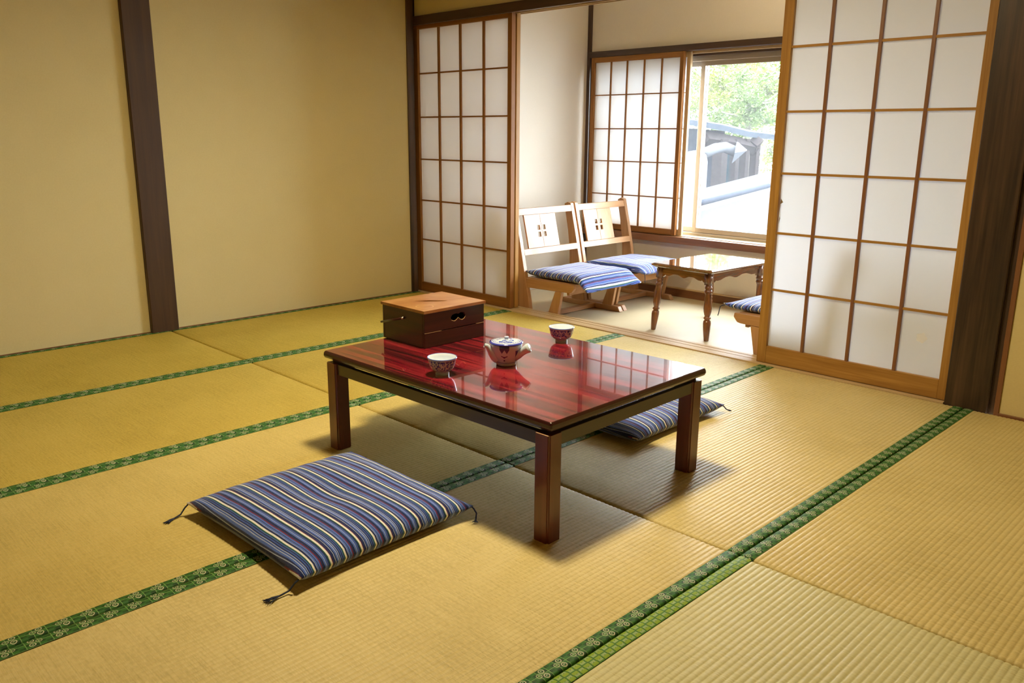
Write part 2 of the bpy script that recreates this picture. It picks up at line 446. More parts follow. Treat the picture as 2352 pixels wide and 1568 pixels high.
# posts
cp = structure('trim_3')
box('corner_post', -.14, .010, -.052, 0.0, -.03, 2.42, post_wood, cp, .002)
box('jamb', -.14, -.03, .0, .112, -.03, 2.42, post_wood, cp, 0)
lp = structure('trim_4')
box('pillar', -.02, .028, -1.835, -1.690, -.01, 2.42, pillar_wood, lp, .003)
rp = structure('trim_5')
box('pillar', 3.432, 3.592, .0, .11, -.03, 2.42, post_wood, rp, .004)
box('reveal_strip', 3.590, 3.614, .018, .09, -.03, 2.42, dark_wood, rp, .001)
box('edge_strip', 3.614, 3.632, .006, .09, -.03, 2.42, brown_trim, rp, .001)
tagb = structure('baseboard_left')
box('edge_strip', -.01, .004, YF, -.053, -.02, .006, brown_trim, tagb, .001)
bb = structure('baseboard_back')
box('edge_strip', 3.630, XW, .0, .02, -.02, .006, brown_trim, bb, .001)
# veranda trims
tv = structure('trim_6')
box('corner_post', XE0-.005, XE0+.028, YE-.02, YE+.01, ZE, 2.30, dark_wood, tv, .001)
kw = structure('trim_7')
box('lintel', XE0+.028, XE1, YE-.035, YE+.02, 1.607, 1.647, dark_wood, kw, .0015)
box('groove_rail', XE0+.028, XE1, YE+.02, YE+.045, 1.590, 1.612, sill_wood, kw, .001)
box('groove_rail', XE0+.028, XE1, YE+.045, YE+.06, 1.575, 1.607, dark_wood, kw, .001)
ws = structure('trim_8')
box('window_board', XE0+.028, XE1, YE-.06, YE+.085, .325, .372, brown_trim, ws, .002)
box('window_board', XE0+.028, XE1, YE-.012, YE+.085, .3725, .376, sill_wood, ws, .0008)
bw = structure('baseboard_window')
box('baseboard', XE0+.028, XE1, YE-.014, YE, ZE, .001, brown_trim, bw, .001)
box('baseboard', XE0+.028, XE1, YE-.020, YE, .0015, .010, sill_wood, bw, .001)

# ================================================================ SHOJI SCREENS
def shoji(name, x0, x1, y0, y1, z0, z1, stw, toprail, botrail, vbars, hbars, wood_fn, paper_mat, bar=.011, side=-1, depth=None, stiles=None, barmat=None, vb=None):
    vb = vb or bar
    rt = structure(name, ((x0+x1)/2, (y0+y1)/2, z0)); cx, cy = rt.location.x, rt.location.y
    def B(nm, a, b, c, d, e, g, mt=None, bev=.0015): return box(nm, a-cx, b-cx, c-cy, d-cy, e-z0, g-z0, mt or wood_fn, rt, bev)
    sl, sr = stiles or (stw, stw)
    B('stile', x0, x0+sl, y0, y1, z0, z1); B('stile', x1-sr, x1, y0, y1, z0, z1)
    B('rail', x0+sl, x1-sr, y0+.001, y1-.001, z1-toprail, z1); B('rail', x0+sl, x1-sr, y0+.001, y1-.001, z0, z0+botrail)
    ym = y0+.0165; bm_ = barmat or wood_fn
    for xv in vbars: B('vertical_bar', xv-vb/2, xv+vb/2, y0+.004, ym, z0+botrail, z1-toprail, bm_, .0008)
    xs = [x0+sl]+list(vbars)+[x1-sr]
    for zh in hbars:
        B('horizontal_bar', x0+sl, x1-sr, y0+.006, ym, zh-bar*.42, zh+bar*.42, wood_fn, .0008)
    zs = [z0+botrail]+list(hbars)+[z1-toprail]
    for i in range(len(xs)-1):
        for j in range(len(zs)-1):
            a = 0.0 if i == 0 else .0006; b = 0.0 if i == len(xs)-2 else .0006
            me = bpy.data.meshes.new('paper_pane'); w = xs[i+1]-xs[i]-a-b; h = zs[j+1]-zs[j]-.001
            me.from_pydata([(-w/2, 0, -h/2), (w/2, 0, -h/2), (w/2, 0, h/2), (-w/2, 0, h/2)], [], [(0, 1, 2, 3)])
            link('paper_pane', me, paper_mat, rt, ((xs[i]+xs[i+1])/2-cx, ym+.0006-cy, (zs[j]+zs[j+1])/2-z0))
    return rt
HB = [.358, .6225, .8925, 1.163, 1.437]
d1 = shoji('door_1', -.029, .880, .030, .0625, .004, 1.744, .034, .034, .060, [.214, .421, .633], HB, red_shoji, PAPER_L, stiles=(.041, .034), vb=.0145)
d2 = shoji('door_2', -.029, .880, .0725, .103, .004, 1.744, .034, .034, .060, [.212, .421, .633], HB, gold_shoji, PAPER_B)
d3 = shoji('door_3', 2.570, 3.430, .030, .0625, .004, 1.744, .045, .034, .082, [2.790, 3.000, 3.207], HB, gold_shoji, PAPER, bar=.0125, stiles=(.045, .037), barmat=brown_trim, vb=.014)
# flower-shaped paper patch and a torn scrap on door_3
bm = bmesh.new(); c0 = bm.verts.new((0, 0, 0)); ring = []
for k in range(20):
    a = 2*PI*k/20; rr = .021*(1+.16*math.cos(5*a)); ring.append(bm.verts.new((rr*math.cos(a), 0, rr*math.sin(a))))
for k in range(20): bm.faces.new((c0, ring[k], ring[(k+1) % 20]))
pp = link('paper_patch', to_mesh(bm), paper('white_patch_paper', (.97, .98, 1.0), .50), d3, (3.300-3.0, .0460-.04625, .245-.004)); pp['label'] = 'flower shaped white paper patch'
sc_ = bmesh.new()
for (a, b, cc) in (((2.618, .044, .80), (2.624, .038, .76), (2.617, .044, .715)), ((2.620, .046, .78), (2.640, .030, .765), (2.619, .046, .755)), ((2.619, .046, .70), (2.626, .041, .69), (2.618, .046, .665))):
    vs = [sc_.verts.new((p[0]-3.0, p[1]-.04625, p[2]-.004)) for p in (a, b, cc)]; sc_.faces.new(vs)
ts = link('torn_scrap', to_mesh(sc_), plain('torn_paper_brown', (.30, .20, .10), .8), d3); ts['label'] = 'torn brown paper scrap by the stile'
# window screens of the veranda
WB = [.4055+.0, .6335, .8735, 1.1035, 1.341]
wv = [.523, .668, .817, .965]
d4 = shoji('door_4', .345, 1.145, YE-.032, YE-.004, .377, 1.606, .030, .036, .040, wv, WB[1:], brown_trim if False else red_shoji, PAPERW, bar=.0095)
d5 = shoji('door_5', .365, 1.178, YE+.002, YE+.026, .377, 1.606, .030, .036, .040, [w+.012 for w in wv], WB[1:], sill_wood, PAPERW, bar=.0095)
d6 = shoji('door_6', 2.42, 3.24, YE-.032, YE-.004, .377, 1.606, .030, .036, .040, [w+2.075 for w in wv], WB[1:], red_shoji, PAPERW, bar=.0095)

# aluminium sliding window
AL = M('grey_brown_aluminium', .35, 0, .5); AL.color((.42, .36, .29)); AL.b.inputs['Metallic'].default_value = .35; AL = AL.m
wn = structure('window_1', (0, 0, 0))
y0w = YE+.09
box('frame_head', .33, 3.30, y0w, y0w+.07, 1.545, 1.645, AL, wn, .002)
box('frame_sill', .33, 3.30, y0w, y0w+.07, .335, .395, AL, wn, .002)
box('frame_jamb', .33, .36, y0w, y0w+.07, .395, 1.545, AL, wn, .002)
box('frame_jamb', 3.27, 3.30, y0w, y0w+.07, .395, 1.545, AL, wn, .002)
def sash(x0, x1, yy):
    sr = empty('sash', (0, 0, 0), parent=wn)
    box('sash_stile', x0, x0+.034, yy, yy+.022, .395, 1.545, AL, sr, .0015); box('sash_stile', x1-.034, x1, yy, yy+.022, .395, 1.545, AL, sr, .0015)
    box('sash_rail', x0+.034, x1-.034, yy, yy+.022, .395, .430, AL, sr, .0015); box('sash_rail', x0+.034, x1-.034, yy, yy+.022, 1.515, 1.545, AL, sr, .0015)
    me = bpy.data.meshes.new('glass_pane'); a, b = x0+.034, x1-.034
    me.from_pydata([(a, yy+.011, .430), (b, yy+.011, .430), (b, yy+.011, 1.515), (a, yy+.011, 1.515)], [], [(0, 1, 2, 3)]); link('glass_pane', me, GLASS, sr)
sash(.36, 1.232, y0w+.040); sash(1.198, 2.06, y0w+.010); sash(2.03, 3.27, y0w+.040)

# ceiling lamp fixture (above the frame)
lampc = structure('ceiling_lamp', (2.55, -1.70, 2.42))
vlc = structure('ceiling_lamp', (2.0, .75, 2.30))  # unseen fixture, added to go with the veranda fill light
link('fill_lamp_base', to_mesh(lathe_bm([(.01, 0), (.09, -.005), (.09, -.03), (.03, -.06), (.01, -.06)], 24)), plain('lamp_shade_white', (.8, .78, .7), .6), vlc, smooth=True)
link('lamp_shade', to_mesh(lathe_bm([(.05, 0), (.18, -.02), (.27, -.06), (.28, -.13), (.26, -.135), (.25, -.07)], 32, False)), plain('lamp_shade_white', (.8, .78, .7), .6), lampc, smooth=True)

# ================================================================ LOW RED TABLE
def red_table():
    rt = tag(empty('low_table', (2.601, -1.683, 0), math.radians(1.0)), 'low rectangular table with glossy dark red top on square legs, in the room middle', 'table')
    L, Wd, H = 1.036, .748, .338
    FX, FY, ox, oy = .505, .366, .014, -.015      # leg frame half sizes and its offset below the top
    def rect(dx, z, rr=.004):
        a, b = L/2-dx, Wd/2-dx; pts = []
        for sx, sy, a0 in ((1, 1, 0), (-1, 1, PI/2), (-1, -1, PI), (1, -1, 3*PI/2)):
            for k in range(4):
                t = a0+k*PI/6; pts.append((sx*(a-rr)+rr*math.cos(t), sy*(b-rr)+rr*math.sin(t), z))
        return pts
    loft('tabletop', [rect(.006, H-.0025), rect(.006, H)], TOP, rt)
    e = loft('tabletop_edge', [rect(.010, H-.026), rect(.003, H-.023), rect(0, H-.016, .006), rect(.0005, H-.008, .006), rect(.0035, H-.0022), rect(.0062, H-.0004)], EDGE, rt)
    e['label'] = 'rounded dark red edge band'
    loft('tabletop_base', [rect(.022, H-.034), rect(.022, H-.0262)], BLACK, rt)
    lw = .054
    for sx in (-1, 1):
        for sy in (-1, 1):
            cx, cy = ox+sx*(FX-lw/2), oy+sy*(FY-lw/2)
            bm = bmesh.new(); bmesh.ops.create_cube(bm, size=1, matrix=Matrix.Diagonal((lw, lw, H-.034, 1)))
            ve = [q for q in bm.edges if abs(q.verts[0].co.z-q.verts[1].co.z) > .1]
            bmesh.ops.bevel(bm, geom=ve, offset=.006, segments=3, affect='EDGES')
            link('leg', to_mesh(bm), leg_lacquer('z'), rt, (cx, cy, (H-.034)/2))
    wc = plain('worn_pale_chip', (.55, .36, .22), .6)
    ch = box('worn_chip', ox+FX-.047, ox+FX-.004, oy-FY-.0004, oy-FY+.0030, H-.0350, H-.0336, wc, rt, 0); ch['label'] = 'pale worn top edge of the leg'
    for s in (-1, 1):
        box('apron', ox-FX+.051, ox+FX-.051, oy+s*(FY-.018)-.009, oy+s*(FY-.018)+.009, H-.070, H-.034, apron_lacquer, rt, .001)
        box('apron', ox+s*(FX-.014)-.009, ox+s*(FX-.014)+.009, oy-FY+.051, oy+FY-.051, H-.070, H-.034, apron_lacquer, rt, .001)
    return rt
red_table()
TZ = .338

# ---------------------------------------------------------------- tea box
def tea_box():
    rt = tag(empty('wooden_box', (2.192, -1.662, TZ), math.radians(.0)), 'dark lacquered wooden box with worn orange-brown lid and cut-out handle, on the red table', 'box')
    w, d, h = .238, .278, .122   # x, y, height of body
    lidm = M('worn_lid_wood', .28, .5, .5, .12)
    n1 = lidm.noise((30, 3, 3), 1, 4, .6, .5); n2 = lidm.noise((9, 9, 9), 1, 3, .6, 1.2)
    c = lidm.ramp(n1*.6+n2*.4, [(.32, (.24, .075, .015)), (.46, (.37, .155, .045)), (.62, (.46, .24, .09))])
    x, y, z = lidm.xyz()
    dd = ((x-.055)*(x-.055)+(y+.085)*(y+.085)).sqrt()
    ring_ = (dd-.030).abs().lt(.0022)
    c = lidm.mix(ring_*.6, c, (.70, .42, .20)); lidm.color(c)
    # lid with a spindle shaped slot
    slot = [(-.060, 0), (-.02, .010), (.018, .012), (.046, .007), (.062, 0), (.04, -.006), (.0, -.010), (-.03, -.007)]
    lw, ld_ = w/2+.004, d/2+.004
    slot_y = [(b*1.0-.0, a*1.0) for a, b in slot]
    ang = math.radians(-38); cs, sn = math.cos(ang), math.sin(ang)
    slot_r = [(b_*cs-a_*sn-.008, b_*sn+a_*cs-.006) for b_, a_ in slot_y]
    plate('lid', [(-lw, -ld_), (lw, -ld_), (lw, ld_), (-lw, ld_)], [slot_r], .010, lidm.m, rt, 'xy', h+.005, 0)['label'] = 'worn orange-brown lid with a dark slot'
    bmE = plain('worn_pale_edge', (.62, .42, .20), .6)
    tk = .010
    # front face (+x) with the cloud-shaped hand hole, split by a drawer line
    hole = []
    for a, b in ((-.030, .082), (-.034, .092), (-.026, .101), (-.010, .104), (.002, .101), (.012, .105), (.028, .102), (.034, .093), (.030, .083), (.018, .078), (.008, .082), (.001, .090), (-.006, .083), (-.016, .078)): hole.append((a+.014, b))
    plate('upper_front_panel', [(-d/2, .0535), (d/2, .0535), (d/2, h), (-d/2, h)], [hole], tk, box_wood('y'), rt, 'yz', w/2-tk/2)
    plate('lower_front_panel', [(-d/2, 0), (d/2, 0), (d/2, .0520), (-d/2, .0520)], [], tk, box_wood('y'), rt, 'yz', w/2-tk/2)
    plate('back_panel', [(-d/2, 0), (d/2, 0), (d/2, h), (-d/2, h)], [], tk, box_wood('y'), rt, 'yz', -w/2+tk/2)
    for s in (-1, 1):
        plate('side_panel', [(-w/2+tk, 0), (w/2-tk, 0), (w/2-tk, h), (-w/2+tk, h)], [], tk, box_wood('x'), rt, 'xz', s*(d/2-tk/2))
    box('bottom_panel', -w/2+tk, w/2-tk, -d/2+tk, d/2-tk, .0, .008, box_wood, rt, 0)
    # pale worn drawer line
    box('worn_drawer_edge', w/2-.001, w/2+.0006, -d/2+.001, -d/2+.075, .0522, .0533, bmE, rt, 0); box('worn_drawer_edge', w/2-.001, w/2+.0006, d/2-.040, d/2-.001, .0522, .0533, bmE, rt, 0)
    # pale scalloped lip of the hand hole
    tb = tube_bm([(w/2-.001, a+.014, b-.0005) for a, b in ((-.030, .083), (-.022, .079), (-.014, .0785), (-.006, .083), (.001, .089), (.008, .082), (.018, .078), (.026, .080), (.031, .084), (.035, .090))], .0011, 6)
    link('worn_hole_edge', to_mesh(tb), bmE, rt)
    # swinging stick with a metal pin on the side (-y)
    st = tube_bm([(.012, -d/2-.006, .093), (-.112, -d/2-.012, .060)], [.0042, .0042], 10)
    link('stick_handle', to_mesh(st), box_wood('x'), rt, smooth=True)
    pin = lathe_bm([(.0001, 0), (.0042, .0006), (.0048, .003), (.003, .0055), (.0001, .006)], 14)
    pin.transform(Matrix.Rotation(PI/2, 4, 'X')); link('metal_pin', to_mesh(pin), plain('pin_metal', (.8, .8, .78), .25, 0, .5, 1), rt, (.012, -d/2-.0095, .093), True)
    return rt
tea_box()

# ---------------------------------------------------------------- porcelain
def porcelain(name, bands, mid, hi=(.86, .88, .93), blot=True, body=(.70, .74, .74), frieze=None):
    m = M(name, .12, .6, .5, .04); x, y, z = m.xyz()
    blue = (.002, .055, .52); c = None
    n = m.noise((1, 1, 1), 95, 2, .5, 1.6); n2 = m.noise((1, 1, 1), 260, 2, .5, .6)
    lo_, hi_ = mid
    mask = z.gt(lo_)*z.lt(hi_)
    fig = ((n-.52).mx(0)*40).sat()*mask
    fig2 = ((n2-.60).mx(0)*30).sat()*mask
    c = m.mix((fig.mx(fig2) if blot else fig*0.0)*.92, body, blue)
    for a, b in bands: c = m.mix(z.gt(a)*z.lt(b), c, blue)
    if frieze:
        a, b = frieze; ang = y._m('ARCTAN2', x)
        tri = ((ang*7/PI*1.5).fract()-.5).abs()*2
        c = m.mix(z.gt(a+(b-a)*0.0)*z.lt(b)*((z-a)/(b-a)).gt(tri)*.9, c, blue)
    m.color(c); return m.m
CUPW = plain('white_porcelain', (.78, .86, .98), .1, .6)
def teacup(loc, label, rz):
    rt = tag(empty('teacup', loc, rz), label, 'teacup', 'teacups on the red table')
    H, R = .054, .0455
    out = [(.0210, 0), (.0215, .004), (.0205, .0095), (.0275, .0125), (.0355, .020), (.0400, .031), (.0430, .044), (R, H)]
    inn = [(R-.0004, H+.0006), (R-.0018, H), (.0412, .044), (.038, .032), (.0325, .0215), (.022, .0155), (.0001, .0145)]
    cm = porcelain('blue_flower_cup_glaze', [(.0095, .0105), (.0515, .0530), (.0150, .0158)], (.017, .0475), frieze=(.0405, .0485), body=(.55, .72, .86))
    link('bowl', to_mesh(lathe_bm(out, 48, False)), cm, rt, smooth=True)
    link('interior', to_mesh(lathe_bm([(R, H)]+inn, 48, False)), CUPW, rt, smooth=True)['label'] = 'plain white inside'
    rim = [(R-.0018, H-.0002), (R-.0016, H+.0009), (R+.0002, H+.0008), (R+.0004, H-.0012)]
    link('rim', to_mesh(lathe_bm(rim, 48, False)), plain('blue_rim_glaze', (.14, .20, .62), .15, .5), rt, smooth=True)['label'] = 'thin blue rim line'
    link('foot_underside', to_mesh(lathe_bm([(.0001, .002), (.018, .002), (.0205, 0)], 32, False)), CUPW, rt)
    return rt
teacup((2.586, -1.955, TZ), 'blue and white teacup on the red table, nearest the front edge, left of the teapot', .4)
teacup((2.560, -1.378, TZ), 'blue and white teacup on the red table, by the far edge, right of the teapot', 2.6)

def teapot():
    rt = tag(empty('teapot', (2.643, -1.735, TZ), 0), 'blue and white porcelain teapot with flared spout and side handle, on the red table', 'teapot')
    bodym = porcelain('teapot_body_glaze', [(.0115, .0130)], (.018, .062), blot=False, body=(.55, .72, .86))
    # painted motifs on the body, in front (towards +x -y) and at the sides
    nt = bodym.node_tree
    m = M.__new__(M); m.m = bodym; m.nt = nt; m.b = nt.nodes['Principled BSDF']; m.tc = [q for q in nt.nodes if q.type == 'TEX_COORD'][0]
    x, y, z = m.xyz((0, 0, 0)); prev = m.b.inputs['Base Color'].links[0].from_socket
    s = (x*.7071+y*.7071)+.006      # sideways coordinate seen from the front
    front = (x*.7071-y*.7071).gt(0)
    blue = (.035, .035, .20)
    tri = (((s+.0)/.0155).fract()-.5).abs()*2
    collar = z.gt(.046)*s.abs().lt(.0155)*((z-.046)/.013).gt(tri)
    dx = (s.abs()-.0); bird = ((z-(.0335+dx*.35)).abs().lt(.0016))*s.abs().lt(.010)
    bird = bird.mx(((s*s+(z-.0325)*(z-.0325)*2).sqrt()).lt(.0035))
    dot = ((s*s+(z-.0215)*(z-.0215)).sqrt()).lt(.0026)
    side = (s-.040).abs().lt(.005)*m.noise((1, 1, 1), 120, 2).gt(.47)*z.gt(.014)*z.lt(.055)
    m.color(m.mix(front*(collar.mx(bird).mx(dot))*.95, prev, blue)); m.color(m.mix(side, m.b.inputs['Base Color'].links[0].from_socket, blue))
    body = [(.0001, .002), (.029, .002), (.030, 0), (.0325, .003), (.0325, .010), (.0345, .014), (.0415, .027), (.0475, .042), (.0505, .056), (.0510, .063), (.0490, .064), (.0470, .060)]
    link('body', to_mesh(lathe_bm(body, 56, False)), bodym, rt, smooth=True)
    lm = M('teapot_lid_glaze', .12, .6, .5, .04); x, y, z = lm.xyz()
    rr = (x*x+y*y).sqrt(); ang = y._m('ARCTAN2', x)
    n = lm.noise((1, 1, 1), 85, 2, .5, 1.2)
    c = lm.mix(((n-.515).mx(0)*40).sat()*rr.lt(.036)*rr.gt(.010), (.74, .86, 1.0), (.02, .07, .60))
    tri = ((ang*14/PI).fract()-.5).abs()*2
    zig = ((rr-.036-tri*.005).abs().lt(.0011)); c = lm.mix(zig*.9, c, (.08, .15, .60))
    for a, b in ((.0430, .0452), (.0482, .060)): c = lm.mix(rr.gt(a)*rr.lt(b), c, (.05, .07, .52))
    lm.color(c)
    lid = [(.0525, .0), (.0545, .0022), (.0535, .0042), (.046, .0062), (.030, .0085), (.012, .0105), (.0075, .0112)]
    L_ = link('lid', to_mesh(lathe_bm(lid, 56, True)), lm.m, rt, (0, 0, .0642), True)
    link('lid_knob', to_mesh(lathe_bm([(.0062, .0), (.0058, .004), (.0072, .008), (.0066, .0105), (.0001, .011)], 24)), plain('pale_blue_knob_glaze', (.55, .66, .88), .15, .5), L_, (0, 0, .0105), True)
    # spout to the left (seen), handle to the right, both flaring up
    def arm(nm, ang, pts, rads, mt, hollow):
        bm = tube_bm([(a, 0, b) for a, b in pts], rads, 20, None, not hollow)
        if hollow:
            inner = tube_bm([(a, 0, b) for a, b in pts[-3:]], [q*.72 for q in rads[-3:]], 20, bm, False)
            # rim ring
            V = bm.verts[:]; 
        bm.transform(Matrix.Rotation(ang, 4, 'Z')); return link(nm, to_mesh(bm), mt, rt, smooth=True)
    GL = plain('spout_cream_glaze', (.62, .76, .88), .12, .6)
    a1 = math.radians(-118); a2 = math.radians(20)
    arm('spout', a1, [(.030, .022), (.040, .028), (.050, .039), (.057, .050), (.064, .058), (.073, .0605)], [.0175, .0155, .0120, .0090, .0074, .0066], GL, True)
    arm('side_handle', a2, [(.030, .030), (.042, .035), (.054, .042), (.066, .050), (.0765, .0565), (.079, .058)], [.0170, .0145, .0118, .0122, .0148, .0130], GL, False)
    for o_ in rt.children:
        for v in o_.data.vertices: v.co.z *= 1.11
        if o_.location.z: o_.location.z *= 1.11
    return rt
teapot()

# ================================================================ CUSHIONS
def cushion_mesh(w, d, t, seed=0, n=44, deform=None, corner=.012, lift=.0):
    rnd = random.Random(seed); ph = [rnd.uniform(0, 6.28) for _ in range(8)]
    vs = []; fs = []
    def pt(i, j, top):
        a, b = -1+2*i/n, -1+2*j/n
        ex = 1-.045*(1-abs(b)**2.5)*abs(a)**3; ey = 1-.045*(1-abs(a)**2.5)*abs(b)**3
        x, y = a*w/2*ex, b*d/2*ey
        prof = (max(0, 1-abs(a)**5.0)*max(0, 1-abs(b)**5.0))**.45
        prof *= 1-.16*math.exp(-((a)**2+(b)**2)*14)
        wr = .0016*math.sin(a*17+ph[0])*abs(b)**4+.0016*math.sin(b*15+ph[1])*abs(a)**4+.0022*math.sin(a*5+ph[2])*math.cos(b*4+ph[3])
        if top: z = t*(.42+.58*prof)*1.0 if prof > 0 else t*.42
        else: z = t*.42*(1-prof**.7)
        if top: z += wr*prof+.0
        z += corner*(abs(a)*abs(b))**6
        if prof < .02 and top: z = t*.42+corner*(abs(a)*abs(b))**6+.004
        p = (x, y, z)
        return deform(p, a, b) if deform else p
    for top in (1, 0):
        for j in range(n+1):
            for i in range(n+1): vs.append(pt(i, j, top))
    N = n+1; o = N*N
    for j in range(n):
        for i in range(n):
            q = j*N+i; fs.append((q, q+1, q+N+1, q+N)); fs.append((o+q, o+q+N, o+q+N+1, o+q+1))
    for i in range(n):
        fs.append((i, o+i, o+i+1, i+1)); q = n*N+i; fs.append((q, q+1, o+q+1, o+q))
        q = i*N; fs.append((q, q+N, o+q+N, o+q)); q = i*N+n; fs.append((q, o+q, o+q+N, q+N))
    me = bpy.data.meshes.new('cushion'); me.from_pydata(vs, [], fs); me.update(); return me
TAS = plain('indigo_tassel_cord', (.020, .030, .075), .8)
def tassel(parent, start, mid, end, seed=1, spread=.010, tail=.030):
    rnd = random.Random(seed); s, m_, e = Vector(start), Vector(mid), Vector(end)
    bm = tube_bm([s, s.lerp(m_, .5)+Vector((0, 0, .003)), m_, m_.lerp(e, .6), e], [.0022]*5, 7)
    d = (e-m_).normalized(); sd_ = d.cross(Vector((0, 0, 1))).normalized()
    for k in range(14):
        o = sd_*rnd.uniform(-spread, spread)*.35; o2 = sd_*rnd.uniform(-spread, spread)
        q = e+d*tail*rnd.uniform(.75, 1.1)+o2; q.z = max(q.z, e.z-.001)
        tube_bm([e-d*.006, e+d*tail*.4+o+Vector((0, 0, rnd.uniform(0, .004))), q], [.0013, .0014, .0007], 5, bm)
    return link('tassel', to_mesh(bm), TAS, parent, smooth=True)

z1 = cushion_mesh(.585, .560, .072, 3, corner=.002)
c1 = tag(empty('floor_cushion', (2.583, -2.372, .0), math.radians(1.0)), 'indigo striped square floor cushion with corner tassels, in front of the red table', 'cushion', 'floor cushions round the red table')
link('cushion_cover', z1, CLOTH, c1, (0, 0, .002), True)
hw, hd = .288, .276
tassel(c1, (-hw, -hd, .036), (-hw-.010, -hd-.022, .006), (-hw-.002, -hd-.045, .004), 1)
tassel(c1, (hw, -hd, .034), (hw-.010, -hd-.025, .008), (hw-.010, -hd-.052, .005), 2, .014, .036)
tassel(c1, (hw, hd, .036), (hw+.020, hd+.002, .020), (hw+.030, hd-.010, .008), 3, .009, .018)
tassel(c1, (-hw, hd, .034), (-hw-.004, hd+.016, .012), (-hw+.002, hd+.034, .006), 4, .008, .020)
z2 = cushion_mesh(.560, .555, .066, 8, corner=.004)
c2 = tag(empty('floor_cushion', (2.592, -1.040, .0), math.radians(-.5)), 'indigo striped square floor cushion half hidden beneath the far side of the red table', 'cushion', 'floor cushions round the red table')
link('cushion_cover', z2, CLOTH, c2, (0, 0, .002), True)
tassel(c2, (.272, .270, .034), (.285, .284, .018), (.292, .292, .012), 5, .008, .012)

# ================================================================ VERANDA CHAIRS
CW = .56
def chair_proto():
    """origin on the floor, below the rear of the seat, near side; x forward, y across, z up.  world x = x + .90, world z = z - .055"""
    rt = empty('low_chair')
    X0, Z0 = .90, ZE
    def q(pts): return [(a-X0, b-Z0) for a, b in pts]
    post = q([(.7975, .6178), (.8470, .424), (.8910, .226), (.9300, .060), (.9440, -.0200), (.828, -.0200), (.812, .060), (.802, .216), (.797, .330), (.780, .440), (.757, .545), (.7445, .612), (.770, .624)])
    rail = q([(.880, .186), (.884, .128), (1.262, .140), (1.280, .144), (1.300, .168), (1.297, .190)])
    leg = q([(1.150, .135), (1.203, .137), (1.172, -.020), (1.090, -.020)])
    run = q([(.750, -.020), (.740, -.0545), (1.247, -.0545), (1.224, -.020)])
    T = .030
    for yc in (T/2, CW-T/2):
        plate('rear_post', post, [], T, chair_wood('z'), rt, 'xz', yc, .002)
        plate('seat_rail', rail, [], T*.8, chair_wood('x'), rt, 'xz', yc+(T*.9 if yc < .1 else -T*.9)*0, .002)
        plate('leg', leg, [], T*.8, chair_wood('z'), rt, 'xz', yc, .002)
        plate('runner', run, [], T+.006, chair_wood('x'), rt, 'xz', yc, .003)
    sl = .2557
    def face(z): return .7975+(.6178-z)*sl   # front line of the posts
    def slat(nm, za, zb, ya, yb, off, th=.018, holes=()):
        # leaning board, built flat in y-z then sheared along the post line
        o = [(ya, za-Z0), (yb, za-Z0), (yb, zb-Z0), (ya, zb-Z0)]
        bm = plate_bm(o, holes, th, .001)
        mt = Matrix(((0, -sl, 1, face(0)-X0+off+(-Z0)*-sl*0), (1, 0, 0, 0), (0, 1, 0, 0), (0, 0, 0, 1)))
        # x = z_thickness + face(zworld) - X0 ; zworld = b + Z0
        mt[0][3] = (.7975+.6178*sl-Z0*sl)-X0+off
        bm.transform(mt); return link(nm, to_mesh(bm), chair_wood('y' if nm != 'splat' else 'z'), rt)
    slat('crest_rail', .566, .606, T-.002, CW-T+.002, -.012, .020)
    slat('back_rail', .322, .359, T-.002, CW-T+.002, -.012, .020)
    c0 = .222
    h = .026
    for s in (0, 1):
        ya, yb = (.078, c0-.0006) if s == 0 else (c0+.0006, .368)
        if s == 0: hs = [(c0-.038, c0-.014)]
        else: hs = [(c0+.012, c0+.036)]
        holes = []
        for a, b in hs:
            for za, zb in ((.468, .497), (.425, .455)):
                holes.append([(a, za-Z0), (b, za-Z0), (b, zb-Z0), (a, zb-Z0)])
        slat('splat', .360, .565, ya, yb, -.012, .012, holes)
    box('seat', .885-X0, 1.285-X0, T*.9, CW-T*.9, .172-Z0, .190-Z0, chair_wood, rt, .003)
    box('front_apron', 1.225-X0, 1.245-X0, T*.9, CW-T*.9, .120-Z0, .165-Z0, chair_wood, rt, .002)
    box('stretcher', 1.000-X0, 1.040-X0, T+.003, CW-T-.003, .004, .032, chair_wood, rt, .003)
    return rt
ch1 = chair_proto(); ch1.location = (.90, .142, ZE)
G = 'low wooden chairs on the veranda'
tag(ch1, 'low wooden chair with cut-out splat back, nearest the left sliding screen', 'chair', G)
ch2 = copy_tree(ch1); ch2.location = (.892, .725, ZE); tag(ch2, 'low wooden chair with cut-out splat back, in the veranda corner before the window screen')
ch3 = copy_tree(ch1); ch3.location = (2.755, .720, ZE); ch3.rotation_euler = (0, 0, PI); tag(ch3, 'low wooden chair mostly hidden behind the right sliding screen')

def seat_cushion(nm_loc, L, Wd, t, seed, drop, label, along, rz=0, up=0):
    def deform(p, a, b):
        x, y, z = p
        # seat carries the cushion up to x = edge, then it bends down
        edge = drop[0]; k = max(0, x-edge)
        z -= drop[1]*k*k/(k+.03)
        z += drop[2]*max(0, -a)*max(0, b) if len(drop) > 2 else 0
        return (x, y, z)
    me = cushion_mesh(L, Wd, t, seed, 36, deform)
    if along == 'y':        # stripes across the chair: rotate the cloth frame
        for v in me.vertices: v.co = Vector((v.co.y, -v.co.x, v.co.z))
    rt = tag(empty('seat_cushion', nm_loc, rz), label, 'cushion', 'striped seat cushions on the veranda chairs')
    link('cushion_cover', me, CLOTH, rt, (0, 0, .001), True, (0, 0, PI/2) if along == 'y' else None)
    return rt
SZ = .1905
s1 = seat_cushion((1.140, .142+CW/2, SZ), .505, .530, .058, 11, (.155, .95), 'indigo striped seat cushion drooping over the front of the chair nearest the left sliding screen', 'y')
